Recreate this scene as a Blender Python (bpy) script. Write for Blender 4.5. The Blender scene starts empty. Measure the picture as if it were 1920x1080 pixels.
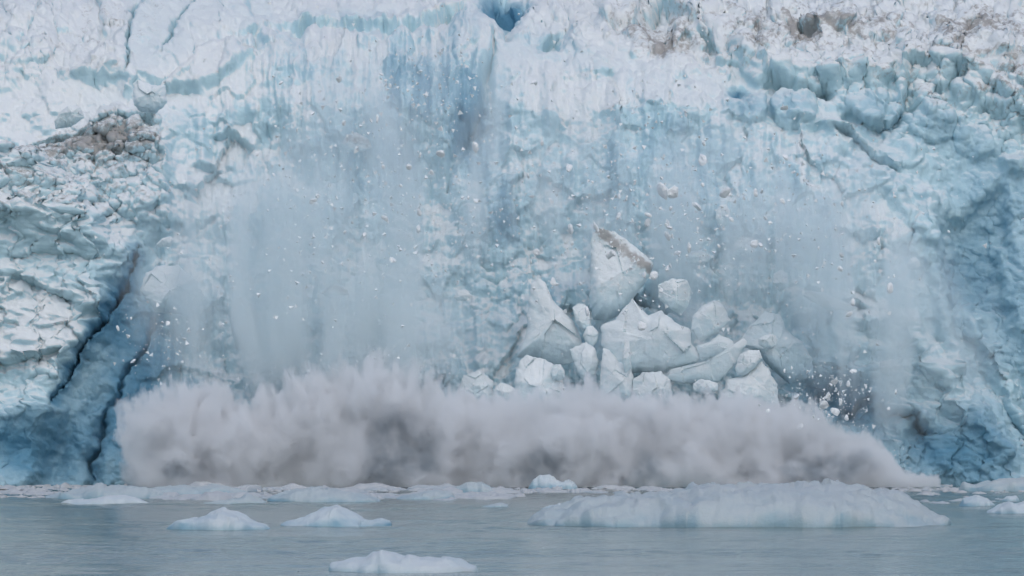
import bpy, math, random
import numpy as np
from mathutils import Vector

# ------------------------------------------------------------------ camera, world, sun, exposure
K = 1.0933e-4            # metres per photo pixel per metre of distance
CAMH = 12.0
HOR = 732.0              # photo row of the horizon
S = bpy.context.scene
cam_d = bpy.data.cameras.new("camera"); cam = bpy.data.objects.new("camera", cam_d)
S.collection.objects.link(cam)
cam.location = (0, 0, CAMH); cam.rotation_euler = (math.radians(90), 0, 0)
cam_d.sensor_width = 36; cam_d.lens = 36 / (1920 * K)
cam_d.shift_y = (HOR - 540) / 1920
cam_d.clip_start = 1; cam_d.clip_end = 12000
S.camera = cam

SUN_EL, SUN_AZ = math.radians(52), math.radians(-30)   # from above, front-left
w = bpy.data.worlds.new("World"); S.world = w; w.use_nodes = True
nt = w.node_tree; nt.nodes.clear()
sky = nt.nodes.new('ShaderNodeTexSky'); sky.sky_type = 'NISHITA'; sky.sun_disc = False
sky.sun_elevation = SUN_EL; sky.sun_rotation = math.radians(180) + SUN_AZ
sky.air_density = 1.0; sky.dust_density = 2.0; sky.ozone_density = 0.4
bg = nt.nodes.new('ShaderNodeBackground'); bg.inputs[1].default_value = 0.125
wo = nt.nodes.new('ShaderNodeOutputWorld')
nt.links.new(sky.outputs[0], bg.inputs[0]); nt.links.new(bg.outputs[0], wo.inputs[0])
sd = bpy.data.lights.new("sun", 'SUN'); sd.energy = 0.55; sd.angle = math.radians(60); sd.color = (.99, 1, .95)
so = bpy.data.objects.new("sun", sd); S.collection.objects.link(so)
dirv = Vector((math.cos(SUN_EL) * math.sin(SUN_AZ), -math.cos(SUN_EL) * math.cos(SUN_AZ), math.sin(SUN_EL)))
so.rotation_euler = dirv.to_track_quat('Z', 'Y').to_euler()
so.location = (0, 0, 300)
S.view_settings.view_transform = 'Standard'; S.view_settings.look = 'None'
S.view_settings.exposure = 0.16; S.view_settings.gamma = 1
S.cycles.volume_step_rate = 1.0; S.cycles.volume_max_steps = 256
S.cycles.volume_bounces = 7; S.cycles.max_bounces = 8
S.cycles.use_adaptive_sampling = True; S.cycles.adaptive_threshold = .06
S.cycles.use_denoising = True

C = S.collection
rng = random.Random(7)

# ------------------------------------------------------------------ helpers
def at(px, py, Y):
    return ((px - 960) * K * Y, Y, CAMH + (HOR - py) * K * Y)

def tag(o, label=None, cat=None, group=None, kind=None):
    if label: o['label'] = label
    if cat: o['category'] = cat
    if group: o['group'] = group
    if kind: o['kind'] = kind
    return o

def mesh_obj(name, V, F, m, parent=None, attrs=None, smooth=True):
    me = bpy.data.meshes.new(name)
    V = np.asarray(V, dtype=np.float32); F = np.asarray(F, dtype=np.int32)
    n = F.shape[1]
    me.vertices.add(len(V)); me.vertices.foreach_set("co", V.ravel())
    me.loops.add(F.size); me.loops.foreach_set("vertex_index", F.ravel())
    me.polygons.add(len(F)); me.polygons.foreach_set("loop_start", np.arange(0, F.size, n, dtype=np.int32))
    try: me.polygons.foreach_set("loop_total", np.full(len(F), n, dtype=np.int32))
    except Exception: pass
    me.update(calc_edges=True)
    me.polygons.foreach_set("use_smooth", np.full(len(F), smooth))
    for k, a in (attrs or {}).items():
        at_ = me.attributes.new(k, 'FLOAT', 'POINT'); at_.data.foreach_set("value", np.asarray(a, dtype=np.float32).ravel())
    me.materials.append(m)
    o = bpy.data.objects.new(name, me); C.objects.link(o)
    if parent: o.parent = parent
    return o

def hsh(ix, iy, s):
    h = (ix.astype(np.int64) * 374761393 + iy.astype(np.int64) * 668265263 + s * 974634777) & 0xffffffff
    h = ((h ^ (h >> 13)) * 1274126177) & 0xffffffff
    h = ((h ^ (h >> 15)) * 2246822519) & 0xffffffff
    return ((h ^ (h >> 16)) & 0xffffff) / float(0xffffff)

def vnoise(x, y, s=0):
    ix = np.floor(x); iy = np.floor(y); fx = x - ix; fy = y - iy
    ux = fx * fx * fx * (fx * (fx * 6 - 15) + 10); uy = fy * fy * fy * (fy * (fy * 6 - 15) + 10)
    def g(dx, dy):
        a = hsh(ix + dx, iy + dy, s) * 6.28318
        return np.cos(a) * (fx - dx) + np.sin(a) * (fy - dy)
    return 1.4 * ((g(0, 0) * (1 - ux) + g(1, 0) * ux) * (1 - uy) + (g(0, 1) * (1 - ux) + g(1, 1) * ux) * uy)

def fbm(x, y, s=0, o=4, ridged=False):
    t = 0; a = 1; n = 0
    for i in range(o):
        v = vnoise(x * 2 ** i + 17.3 * i, y * 2 ** i - 9.1 * i, s + i)
        if ridged: v = 1 - 2 * np.abs(v)
        t = t + a * v; n += a; a *= .5
    return t / n

def voronoi(x, y, s=0):
    """per point: F1, F2, and per-cell random tilts, offset"""
    ix = np.floor(x); iy = np.floor(y)
    f1 = np.full(x.shape, 9.); f2 = np.full(x.shape, 9.)
    cx = np.zeros(x.shape); cy = np.zeros(x.shape); ci = np.zeros(x.shape); cj = np.zeros(x.shape)
    for dx in (-1, 0, 1):
        for dy in (-1, 0, 1):
            jx = ix + dx; jy = iy + dy
            qx = jx + .1 + .8 * hsh(jx, jy, s); qy = jy + .1 + .8 * hsh(jx, jy, s + 51)
            d = np.hypot(x - qx, y - qy)
            m = d < f1
            f2 = np.where(m, f1, np.minimum(f2, d))
            f1 = np.where(m, d, f1)
            cx = np.where(m, qx, cx); cy = np.where(m, qy, cy); ci = np.where(m, jx, ci); cj = np.where(m, jy, cj)
    return f1, f2, x - cx, y - cy, hsh(ci, cj, s + 7), hsh(ci, cj, s + 8) - .5, hsh(ci, cj, s + 9) - .5

def facets(x, y, s=0, tilt=1.2, step=.5, crack=.35):
    f1, f2, dx, dy, r, tx, ty = voronoi(x, y, s)
    return step * (r - .5) + tilt * (tx * dx + ty * dy) - crack * np.exp(-((f2 - f1) / .09) ** 2)

def boulders(x, y, s=0):
    f1, f2, dx, dy, r, tx, ty = voronoi(x, y, s)
    rad = .42 + .3 * r
    return np.sqrt(np.clip(1 - (f1 / rad) ** 2, 0, 1)) * rad * (.4 + .8 * r)

def sst(a, b, x):
    t = np.clip((x - a) / (b - a), 0, 1); return t * t * (3 - 2 * t)

def poly_dist(X, Y, pts):
    """distance to polyline, signed side (+ = right of travel direction seen in the picture, i.e. below a left-to-right line), and param"""
    best = np.full(X.shape, 1e9); side = np.zeros(X.shape); par = np.zeros(X.shape)
    n = len(pts) - 1
    for i in range(n):
        (ax, ay), (bx, by) = pts[i], pts[i + 1]
        vx, vy = bx - ax, by - ay; L = vx * vx + vy * vy
        t = np.clip(((X - ax) * vx + (Y - ay) * vy) / L, 0, 1)
        dx = X - ax - t * vx; dy = Y - ay - t * vy
        d = np.hypot(dx, dy); m = d < best
        best = np.where(m, d, best); side = np.where(m, np.sign(vx * (Y - ay) - vy * (X - ax)), side)
        par = np.where(m, (i + t) / n, par)
    return best, side, par

def inside(X, Y, pts):
    c = np.zeros(X.shape, bool); n = len(pts); j = n - 1
    for i in range(n):
        (xi, yi), (xj, yj) = pts[i], pts[j]
        if yi != yj:
            c ^= ((yi > Y) != (yj > Y)) & (X < (xj - xi) * (Y - yi) / (yj - yi) + xi)
        j = i
    return c

def region(X, Y, pts, soft=20):
    d, _, _ = poly_dist(X, Y, list(pts) + [pts[0]])
    sd_ = np.where(inside(X, Y, pts), d, -d)
    return sst(-soft, soft, sd_)

def blob(X, Y, cx, cy, rx, ry, rot=0):
    c, s_ = math.cos(math.radians(rot)), math.sin(math.radians(rot))
    u = (X - cx) * c + (Y - cy) * s_; v = -(X - cx) * s_ + (Y - cy) * c
    return np.exp(-((u / rx) ** 2 + (v / ry) ** 2))

# ------------------------------------------------------------------ materials
class N:
    def __init__(s, name):
        s.m = bpy.data.materials.new(name); s.m.use_nodes = True; s.t = s.m.node_tree; s.t.nodes.clear()
        s.out = s.t.nodes.new('ShaderNodeOutputMaterial')
    def n(s, kind, **kw):
        o = s.t.nodes.new('ShaderNode' + kind)
        for k, v in kw.items():
            if k.startswith('i_'):
                key = k[2:]; key = int(key) if key.isdigit() else key.replace('_', ' ')
                s.set(o.inputs[key], v)
            else: setattr(o, k, v)
        return o
    def set(s, sock, v):
        if isinstance(v, bpy.types.NodeSocket): s.t.links.new(v, sock)
        else:
            if isinstance(v, tuple) and len(v) == 3 and sock.type == 'RGBA': v = (*v, 1)
            sock.default_value = v
    def math(s, op, a, b=0., c=0., clamp=False):
        o = s.t.nodes.new('ShaderNodeMath'); o.operation = op; o.use_clamp = clamp
        s.set(o.inputs[0], a); s.set(o.inputs[1], b); s.set(o.inputs[2], c); return o.outputs[0]
    def ss(s, v, a, b, ta=0., tb=1.):
        o = s.t.nodes.new('ShaderNodeMapRange'); o.interpolation_type = 'SMOOTHSTEP'
        for i, q in enumerate((v, a, b, ta, tb)): s.set(o.inputs[i], q)
        return o.outputs[0]
    def mix(s, f, a, b):
        o = s.t.nodes.new('ShaderNodeMix'); o.data_type = 'RGBA'
        s.set(o.inputs[0], f); s.set(o.inputs[6], a); s.set(o.inputs[7], b); return o.outputs[2]
    def noise(s, vec, scale, detail=4, rough=.55, dist=0.):
        o = s.n('TexNoise'); s.set(o.inputs['Vector'], vec); o.inputs['Scale'].default_value = scale
        o.inputs['Detail'].default_value = detail; o.inputs['Roughness'].default_value = rough
        o.inputs['Distortion'].default_value = dist; return o.outputs[0]

def ice_material(name, snow=(.78, .815, .825), pale=(.52, .71, .77), deep=(.12, .30, .43), dirt=(.27, .245, .225), grain=1.0, snow_lo=.15, snow_hi=.75):
    q = N(name)
    geo = q.n('NewGeometry'); pos = geo.outputs['Position']
    sep = q.n('SeparateXYZ', i_0=geo.outputs['Normal'])
    n1 = q.noise(pos, .55, 6, .65); n2 = q.noise(pos, 1.5, 4, .6); n3 = q.noise(pos, .14, 3, .5)
    ab = q.n('Attribute', attribute_name='blue').outputs['Fac']
    ad = q.n('Attribute', attribute_name='dirt').outputs['Fac']
    up = q.math('ADD', sep.outputs['Z'], q.math('MULTIPLY', q.math('SUBTRACT', n1, .5), 1.1))
    up = q.math('SUBTRACT', up, q.math('MULTIPLY', q.math('SUBTRACT', ab, .15), 1.1))
    sn = q.ss(up, snow_lo, snow_hi)
    sn = q.math('MULTIPLY', sn, q.math('SUBTRACT', 1., q.math('MULTIPLY', ab, .75)), clamp=True)
    bl = q.math('ADD', ab, q.math('MULTIPLY', q.math('SUBTRACT', n1, .5), .55))
    bl = q.math('ADD', bl, q.math('MULTIPLY', q.math('SUBTRACT', n3, .5), .35))
    c = q.mix(q.ss(bl, .12, 1.1), pale, deep)
    c = q.mix(sn, c, snow)
    dm = q.math('ADD', ad, q.math('MULTIPLY', q.math('SUBTRACT', n2, .5), 1.6))
    dm = q.math('MULTIPLY', q.ss(dm, .35, .95), q.ss(ad, .02, .3), clamp=True)
    c = q.mix(q.math('MULTIPLY', dm, .75), c, dirt)
    bs = q.n('BsdfPrincipled', i_Base_Color=c)
    bs.inputs['Roughness'].default_value = .55
    bs.inputs['Specular IOR Level'].default_value = .3
    hgt = q.math('ADD', q.math('MULTIPLY', n1, .5), q.math('MULTIPLY', n2, .22))
    bp = q.n('Bump', i_Strength=.8 * grain, i_Distance=.8, i_Height=hgt)
    q.t.links.new(bp.outputs[0], bs.inputs['Normal'])
    q.t.links.new(bs.outputs[0], q.out.inputs[0])
    return q.m

M_glacier = ice_material('glacier_ice')
M_block = ice_material('serac_ice', grain=.7, pale=(.66, .80, .84), snow_lo=-.5, snow_hi=.45)
M_berg = ice_material('floating_ice', grain=.5, pale=(.42, .56, .61), snow=(.58, .63, .66), snow_lo=-.3, snow_hi=.4)
M_slab = ice_material('dull_floating_ice', grain=.6, pale=(.37, .48, .51), snow=(.48, .53, .55), snow_lo=-.3, snow_hi=.4)
M_brash = ice_material('brash_ice', grain=.6, pale=(.40, .46, .50), snow=(.50, .52, .54), snow_lo=-.3, snow_hi=.4)

# ------------------------------------------------------------------ glacier (one terrain sheet)
gx = np.concatenate([np.linspace(-900, -60, 60), np.arange(-56, 1980, 2.4), np.linspace(1985, 2820, 60)])
gy = np.concatenate([np.linspace(-420, -60, 50), np.arange(-56, 930, 2.4), np.linspace(932, 950, 6)])
U, Vv = np.meshgrid(gx, gy)
prof_p = [-420, -150, -60, 0, 60, 120, 200, 400, 600, 700, 800, 912, 950]
prof_Y = [1150, 760, 694, 674, 659, 649, 641, 632, 626, 623, 620, 617, 616.5]
Y0 = np.interp(Vv, prof_p, prof_Y)
ky = np.ones(15) / 15                                         # round the profile's corners
pr = np.interp(gy, prof_p, prof_Y); pr2 = np.convolve(np.pad(pr, 7, 'edge'), ky, 'valid'); Y0 = np.repeat(pr2[:, None], len(gx), 1)

def carve(pts, width, depth, taper=True):
    d, s_, t = poly_dist(Uw, Vw, pts)
    wv = width * (np.sin(np.pi * np.clip(t, .02, .98)) ** .5 if taper else 1)
    return -depth * np.exp(-(d / np.maximum(wv, 1.)) ** 2)

def scarp(pts, amp, fall_below=60, edge=6, end=.06):
    """the upper side of the line stands out by nothing, the lower side is pushed back just under it: a rim with a shaded wall below"""
    d, s_, t = poly_dist(Uw, Vw, pts)
    e = sst(0, end, t) * sst(0, end, 1 - t)
    below = np.where(s_ > 0, sst(0, edge, d) * np.exp(-d / fall_below), 0)
    above = np.where(s_ <= 0, np.exp(-(d / (edge * 2.5)) ** 2), 1 - sst(0, edge, d))
    amp = amp * np.clip(.75 + 1.5 * fbm(U / 45, Vw / 45, 77, 2), .1, 1.5)
    return e * amp * (.35 * above - below)

# domain warp so that nothing is straight
Uw = U + 14 * fbm(U / 60, Vv / 60, 3, 3) + 5 * fbm(U / 15, Vv / 15, 5, 3)
Vw = Vv + 14 * fbm(U / 60, Vv / 60, 13, 3) + 5 * fbm(U / 15, Vv / 15, 15, 3)

R = lambda pts, soft=20: region(Uw, Vw, pts, soft)
B = lambda *a: blob(Uw, Vw, *a)

H = np.zeros(U.shape)
# big forms: left shoulder nearer, centre bowl scooped, right buttress, right recess
H += 7 * R([(-900, 250), (60, 300), (190, 420), (250, 480), (215, 590), (165, 660), (110, 760), (60, 960), (-900, 960)], 30)
H += 3.2 * R([(-900, 240), (60, 300), (230, 215), (330, 240), (340, 420), (250, 480), (-900, 480)], 30)
H -= 5 * B(700, 380, 260, 260); H -= 3 * B(1050, 330, 120, 220)
H += 4.5 * R([(470, 60), (620, 50), (760, 45), (905, 5), (935, 60), (915, 150), (870, 260), (845, 330), (800, 260), (700, 250), (600, 300), (500, 220)], 40)
H += 5 * R([(960, 110), (1080, 100), (1230, 130), (1420, 190), (1560, 240), (1700, 330), (1740, 460), (1700, 560), (1500, 520), (1300, 480), (1050, 420), (900, 420), (925, 200)], 110)
H += 6 * R([(1480, 560), (1610, 580), (1700, 610), (1780, 700), (1870, 830), (1900, 930), (1500, 930), (1450, 800)], 30)
H += 3.5 * R([(955, 780), (965, 650), (1000, 560), (1100, 520), (1200, 560), (1300, 580), (1400, 590), (1480, 640), (1500, 780)], 25)
H -= 3.2 * R([(1740, 440), (1800, 640), (1930, 860), (2600, 900), (2600, 300), (1900, 330)], 18)
H += 3 * R([(1880, 300), (1900, 480), (1960, 760), (2600, 900), (2600, 200)], 14)
H += 3.6 * R([(1130, 60), (1240, 25), (1350, 90), (1440, 150), (1560, 170), (1700, 150), (1940, 230), (2500, 240), (2500, -100), (1130, -100)], 14)
# upper left slabs
H += 3.4 * R([(235, 175), (300, 95), (375, -10), (460, -10), (470, 40), (420, 80), (330, 150)], 14)
H += 2.6 * R([(140, 150), (235, 60), (275, -10), (365, -10), (300, 95), (245, 165)], 12)
H += 3 * R([(300, 168), (400, 95), (470, 75), (480, 110), (380, 165)], 7)
H += 2.5 * blob(U, Vv, 25, 45, 40, 28) + 2.2 * blob(U, Vv, 90, 40, 45, 22) + 3 * blob(U, Vv, 20, 92, 60, 20)
# rims and ledges
H += scarp([(430, 85), (480, 60), (530, 38), (640, 48), (750, 48), (830, 25), (900, 5)], 4.2, 45)
H += scarp([(0, 330), (60, 272), (150, 240), (215, 215), (300, 235)], 2.6, 45)
H += scarp([(1130, 60), (1190, 45), (1240, 28), (1290, 60), (1340, 90), (1400, 130), (1440, 150), (1540, 180), (1620, 235), (1680, 225), (1700, 135), (1780, 140), (1920, 205), (2100, 260)], 3.6, 40)
H += scarp([(640, 262), (665, 250), (700, 268)], 3, 25)
H += scarp([(385, 250), (440, 245), (475, 262)], 3, 30) + scarp([(370, 305), (440, 312)], 2, 20)
H += scarp([(-40, 430), (60, 440), (150, 470), (240, 440)], 1.2, 30)
H += scarp([(-40, 520), (50, 540), (120, 560), (200, 600)], 2.2, 35)
H += scarp([(-40, 690), (20, 700), (80, 680), (120, 660)], 3, 30)
H += scarp([(1000, 90), (1060, 45), (1100, 60)], 3, 30)
H += scarp([(1440, 60), (1520, 75), (1600, 100), (1690, 90)], 3, 25)
H += scarp([(1480, 230), (1560, 250), (1640, 300), (1700, 330)], 3, 40)
H += scarp([(1500, 548), (1560, 562), (1610, 580), (1700, 612)], 3, 40)
H += scarp([(1620, 740), (1660, 775), (1720, 800), (1760, 830)], 4.5, 26)
H += scarp([(1100, 560), (1180, 545), (1290, 600)], 3.5, 60)
# right-hand diagonal ribs running down to the right
for (x0, y0, x1, y1, a_, w_) in ((1740, 380, 1790, 700, 3.2, 16), (1790, 700, 1900, 900, 3.0, 16), (1880, 470, 1960, 760, 2.5, 14), (1830, 600, 1940, 830, 2, 10), (1700, 620, 1800, 800, 2, 14), (1560, 250, 1740, 450, 2.0, 18), (1480, 330, 1600, 520, 1.6, 20)):
    d, s_, t = poly_dist(Uw, Vw, [(x0, y0), (x1, y1)]); H += a_ * np.exp(-(d / w_) ** 2)
# cracks
H += carve([(258, 470), (236, 530), (240, 545), (215, 592), (165, 652), (145, 700), (108, 755)], 3.4, 5)
H += carve([(290, 590), (262, 660), (205, 760), (186, 800), (160, 905), (158, 950)], 4, 2.2, False) * sst(560, 640, Vw)
H += carve([(185, 790), (175, 860), (170, 930)], 16, 3, False) * sst(760, 820, Vw)
H += carve([(235, 155), (242, 110), (246, 60), (250, 20), (290, -10)], 4.5, 4)
H += carve([(300, 110), (330, 60), (375, -5)], 3.5, 3.5)
H += carve([(235, 395), (215, 420), (200, 425)], 4, 3)
H += carve([(930, 60), (925, 120), (905, 200), (870, 270), (848, 300), (842, 345)], 14, 2.6)
H += carve([(930, 60), (925, 120), (905, 200), (885, 240)], 5, 1.4)
H -= 2.5 * B(880, 250, 34, 40, 20)
H -= 10 * blob(U, Vv, 945, 5, 32, 30); H -= 4 * B(950, 60, 14, 26)
H -= 5 * blob(U, Vv, 1385, 182, 15, 13); H -= 4 * B(1548, 180, 12, 10)
H -= 6 * B(1545, 745, 45, 22) + 7 * B(1588, 780, 30, 26)
H -= 5 * B(1235, 570, 40, 22, 25)
H -= 4 * B(340, 640, 70, 50); H -= 2.5 * B(1820, 470, 50, 120, -10)
H -= 4 * B(60, 860, 70, 50)
# bulbs of old rounded ice on the right
for (x, y, rx, ry, a_) in ((1408, 218, 24, 26, 3.5), (1488, 208, 34, 34, 4.5), (1625, 190, 32, 40, 3.5), (1745, 225, 38, 34, 3.5), (1690, 280, 40, 30, 2.5), (1835, 255, 40, 34, 2.5), (1560, 150, 30, 22, 2), (1780, 120, 40, 26, 2.5), (1480, 40, 28, 22, 3.5), (1555, 65, 40, 24, 2), (1860, 110, 34, 26, 3), (1300, 25, 55, 34, 4), (1330, 160, 40, 30, 2), (1030, 70, 36, 26, -3), (1100, 130, 40, 24, 1.8), (1180, 80, 40, 26, 2), (1270, 130, 34, 26, 2)):
    H += .62 * a_ * np.sqrt(np.clip(1 - ((Uw - x) / (rx * 1.25)) ** 2 - ((Vw - y) / (ry * 1.25)) ** 2, 0, 1))

# surface character by region
w_crumb = np.clip(R([(930, -80), (930, 70), (1080, 90), (1250, 120), (1420, 150), (1600, 190), (1700, 210), (1850, 250), (2600, 300), (2600, -400), (930, -400)], 40)
                  + R([(-900, 240), (60, 290), (210, 210), (310, 240), (320, 420), (200, 430), (-900, 470)], 20)
                  + .8 * R([(-900, -420), (260, -420), (230, 160), (60, 160), (-900, 200)], 25) + .4 * R([(380, -420), (930, -420), (930, 0), (520, 40)], 10), 0, 1)
w_streak = R([(470, 70), (900, 20), (935, 120), (1250, 150), (1560, 270), (1740, 470), (1700, 640), (900, 760), (300, 760), (270, 480), (330, 250)], 60)
w_facet = (1 - .6 * w_streak) * np.clip(R([(-900, 480), (250, 480), (300, 700), (240, 950), (-900, 950)], 30) + R([(1450, 560), (1740, 600), (2600, 300), (2600, 950), (1450, 950)], 40) + .35, 0, 1)

w_glass0 = R([(262, 480), (300, 560), (320, 720), (250, 940), (30, 940), (10, 800), (100, 760), (165, 660), (215, 600)], 14)
H += .8 * w_crumb * (3.0 * boulders(Uw / 62, Vw / 44, 21) + 1.9 * boulders(Uw / 27, Vw / 20, 22) + .9 * boulders(Uw / 12, Vw / 9.5, 23)
                + 1.6 * facets(Uw / 90, Vw / 60, 24, 1.6, .8, .5) + .8 * fbm(Uw / 30, Vw / 26, 25, 4))
H += (.55 - .3 * w_glass0) * w_facet * (1.9 * facets(Uw / 85, Vw / 70, 31, 1.8, .8, .12) + .9 * facets(Uw / 36, Vw / 30, 32, 1.7, .7, .1) + .4 * facets(Uw / 15, Vw / 13, 33, 1.6, .7, .1))
Us = U + .3 * (Uw - U); Vs0 = Vv + .3 * (Vw - Vv)
H += w_streak * (1.4 * fbm(Us / 48, Vs0 / 320, 50, 2) + 1.5 * fbm(Us / 26, Vs0 / 200, 41, 4) + .5 * fbm(Us / 9, Vs0 / 80, 45, 3) + 1.8 * facets(Uw / 105, Vw / 120, 46, 1.5, .9, .05) + 1.0 * facets(Uw / 48, Vw / 55, 56, 1.4, .8, .05) + .8 * fbm(Us / 60, Vs0 / 60, 48, 3) + .5 * boulders(Us / 26, Vs0 / 24, 47) + .3 * boulders(Us / 12, Vs0 / 11, 49))
H += 1.8 * fbm(Uw / 120, Vw / 100, 51, 3) + (.12 + .45 * (1 - w_streak)) * fbm(Uw / 24, Vw / 20, 52, 5) - (.45 - .42 * w_streak) * np.abs(fbm(Uw / 34, Vw / 26, 58, 4))
w_drip = R([(470, 60), (760, 50), (905, 10), (930, 120), (850, 330), (640, 420), (430, 500), (330, 420), (480, 260)], 50)
drip = fbm(Uw / 13, Vw / 110, 81, 4) + .4 * fbm(Uw / 5, Vw / 40, 85, 2)
H += 1.0 * w_drip * drip
H *= np.interp(gy, [-420, -100, 0, 900], [2.2, 1.5, 1.1, 1.0])[:, None]

blue = .16 + .22 * fbm(Uw / 110, Vw / 90, 61, 3)
for a_ in ((560, 170, 90, 70, .12), (760, 170, 120, 90, .34), (820, 110, 80, 50, .2), (885, 240, 45, 90, .6), (700, 290, 120, 70, .35), (1010, 340, 60, 40, .35), (560, 130, 60, 60, .25), (1290, 330, 120, 90, .25), (1640, 330, 90, 60, .2), (945, 420, 45, 60, .5), (1020, 70, 70, 40, .35), (945, 5, 40, 28, .9), (1385, 182, 18, 14, .9), (1408, 215, 36, 34, .3), (1488, 212, 45, 40, .35),
           (1630, 190, 60, 50, .3), (1745, 235, 90, 55, .35), (1830, 430, 110, 130, .32), (1900, 330, 90, 110, .2), (1880, 620, 120, 160, .4), (1780, 520, 60, 60, .25), (1520, 610, 50, 60, .45), (1640, 660, 80, 60, .22), (1560, 750, 70, 45, .95), (1620, 790, 60, 40, .4),
           (220, 600, 60, 90, .4), (230, 800, 70, 150, .5), (120, 830, 80, 80, .35), (20, 860, 90, 80, .6), (340, 640, 90, 60, .5), (300, 740, 70, 50, .4), (1235, 575, 60, 30, .5), (1110, 640, 40, 60, .6), (1400, 690, 60, 40, .3), (1800, 860, 170, 80, .75), (620, 40, 70, 14, .2), (100, 40, 120, 40, .12), (1150, 380, 120, 80, .12), (1300, 240, 120, 50, .18), (1450, 420, 100, 80, .15), (20, 90, 60, 20, .2), (700, 600, 200, 120, .15), (500, 560, 120, 120, .05)):
    blue = blue + a_[4] * B(*a_[:4])
dc, _, _ = poly_dist(Uw, Vw, [(258, 470), (236, 530), (240, 545), (215, 592), (165, 652), (145, 700), (108, 755)]); blue += .6 * np.exp(-(dc / 11) ** 2)
blue += .2 * w_glass0
blue -= .42 * R([(-900, 500), (190, 560), (160, 650), (90, 700), (-900, 720)], 30) + .22 * R([(-900, 140), (240, 160), (470, 90), (480, 190), (220, 215), (-40, 310), (-900, 320)], 20) + .3 * w_crumb * sst(300, 100, Vw) + .15 * R([(-900, 240), (60, 290), (210, 210), (310, 240), (320, 470), (-900, 500)], 20)
blue = blue - .35 * w_drip * drip - .3 * w_streak * fbm(Us / 15, Vs0 / 130, 91, 4) - .06 * w_streak + .22 * w_streak * facets(Uw / 48, Vw / 55, 56, .6, 1.4, .0) + .2 * w_streak * facets(Uw / 105, Vw / 120, 46, .5, 1.2, .0)
blue = blue + .9 * blob(U, Vv, 945, 8, 34, 24)
dirt = np.zeros(U.shape)
for a_ in ((215, 265, 95, 45, .62), (140, 275, 90, 35, .4), (60, 300, 40, 30, .35), (1215, 85, 60, 34, .5), (1250, 100, 40, 30, .4), (1480, 80, 60, 26, .5), (1560, 85, 60, 26, .45), (1440, 105, 40, 22, .45), (1660, 80, 60, 26, .35), (1840, 80, 70, 34, .6), (1790, 110, 40, 30, .4), (1880, 160, 60, 34, .35), (665, 262, 26, 12, .5), (310, 50, 50, 40, .12), (200, 60, 60, 40, .2), (950, 55, 18, 16, .45), (1380, 60, 60, 20, .25), (1850, 345, 40, 20, .25), (1560, 740, 50, 30, .2), (60, 400, 60, 30, .15), (40, 355, 30, 20, .2), (750, 18, 60, 8, .2), (1700, 185, 90, 30, .22)):
    dirt = dirt + a_[4] * B(*a_[:4])
dirt += .08 * w_crumb
dirt = dirt * .88
rd = fbm(Uw / 55, Vw / 26, 95, 4, True)
dirt += R([(1120, -60), (1130, 60), (1260, 130), (1420, 150), (1700, 190), (1960, 240), (2500, 240), (2500, -60)], 25) * .42 * sst(.4, .8, rd) + R([(60, 0), (330, 0), (300, 90), (180, 130), (60, 120)], 25) * .3 * sst(.4, .8, rd) + R([(0, 330), (60, 280), (160, 240), (300, 230), (310, 420), (0, 430)], 20) * .4 * sst(.3, .75, rd)

dY = np.gradient(Y0, gy, axis=0); Z0 = CAMH + (HOR - Vv) * K * Y0; dZ = np.gradient(Z0, gy, axis=0)
L_ = np.hypot(dY, dZ); nY, nZ = dZ / L_, -dY / L_            # towards the camera and up
nZ = np.maximum(nZ, 0) * .55
X = (U - 960) * K * Y0
XX = X + .35 * (1 - .8 * w_streak) * H * fbm(U / 40, Vv / 40, 71, 3); YY = Y0 + nY * H; ZZ = Z0 + nZ * H * .8
# second pass: roughen along the true surface normal so that steep walls are broken too
gxx = np.stack([np.gradient(a, axis=1) for a in (XX, YY, ZZ)], -1); gyy = np.stack([np.gradient(a, axis=0) for a in (XX, YY, ZZ)], -1)
nn = np.cross(gxx, gyy); nn /= np.linalg.norm(nn, axis=-1, keepdims=True) + 1e-9
nn *= np.where(nn[..., 1:2] > 0, -1, 1)
a_, b_ = XX + .75 * YY, ZZ - .65 * YY
w_glass = R([(262, 480), (300, 560), (320, 720), (250, 940), (30, 940), (10, 800), (100, 760), (165, 660), (215, 600)], 14)
amp2 = .6 * (1 - .75 * w_streak) * (1 - .75 * w_glass)
D2 = amp2 * (.9 * fbm(a_ / 2.6, b_ / 2.2, 141, 4) + .7 * w_crumb * boulders(a_ / 2.1, b_ / 1.7, 143) + .5 * facets(a_ / 3.6, b_ / 3.0, 145, 1.3, .6, .1) + .3 * boulders(a_ / .9, b_ / .8, 146))
D2 *= np.interp(gy, [-420, -60, 100], [1.5, 1.1, 1])[:, None]
XX = XX + nn[..., 0] * D2; YY = YY + nn[..., 1] * D2; ZZ = ZZ + nn[..., 2] * D2
Vt = np.stack([XX, YY, ZZ], -1).reshape(-1, 3)
ny, nx = U.shape
idx = np.arange(ny * nx).reshape(ny, nx)
Fq = np.stack([idx[:-1, :-1], idx[1:, :-1], idx[1:, 1:], idx[:-1, 1:]], -1).reshape(-1, 4)
gl = mesh_obj('glacier', Vt, Fq, M_glacier, attrs={'blue': blue, 'dirt': dirt})
tag(gl, 'crevassed blue white glacier front rising out of the water', 'glacier', kind='structure')

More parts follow.
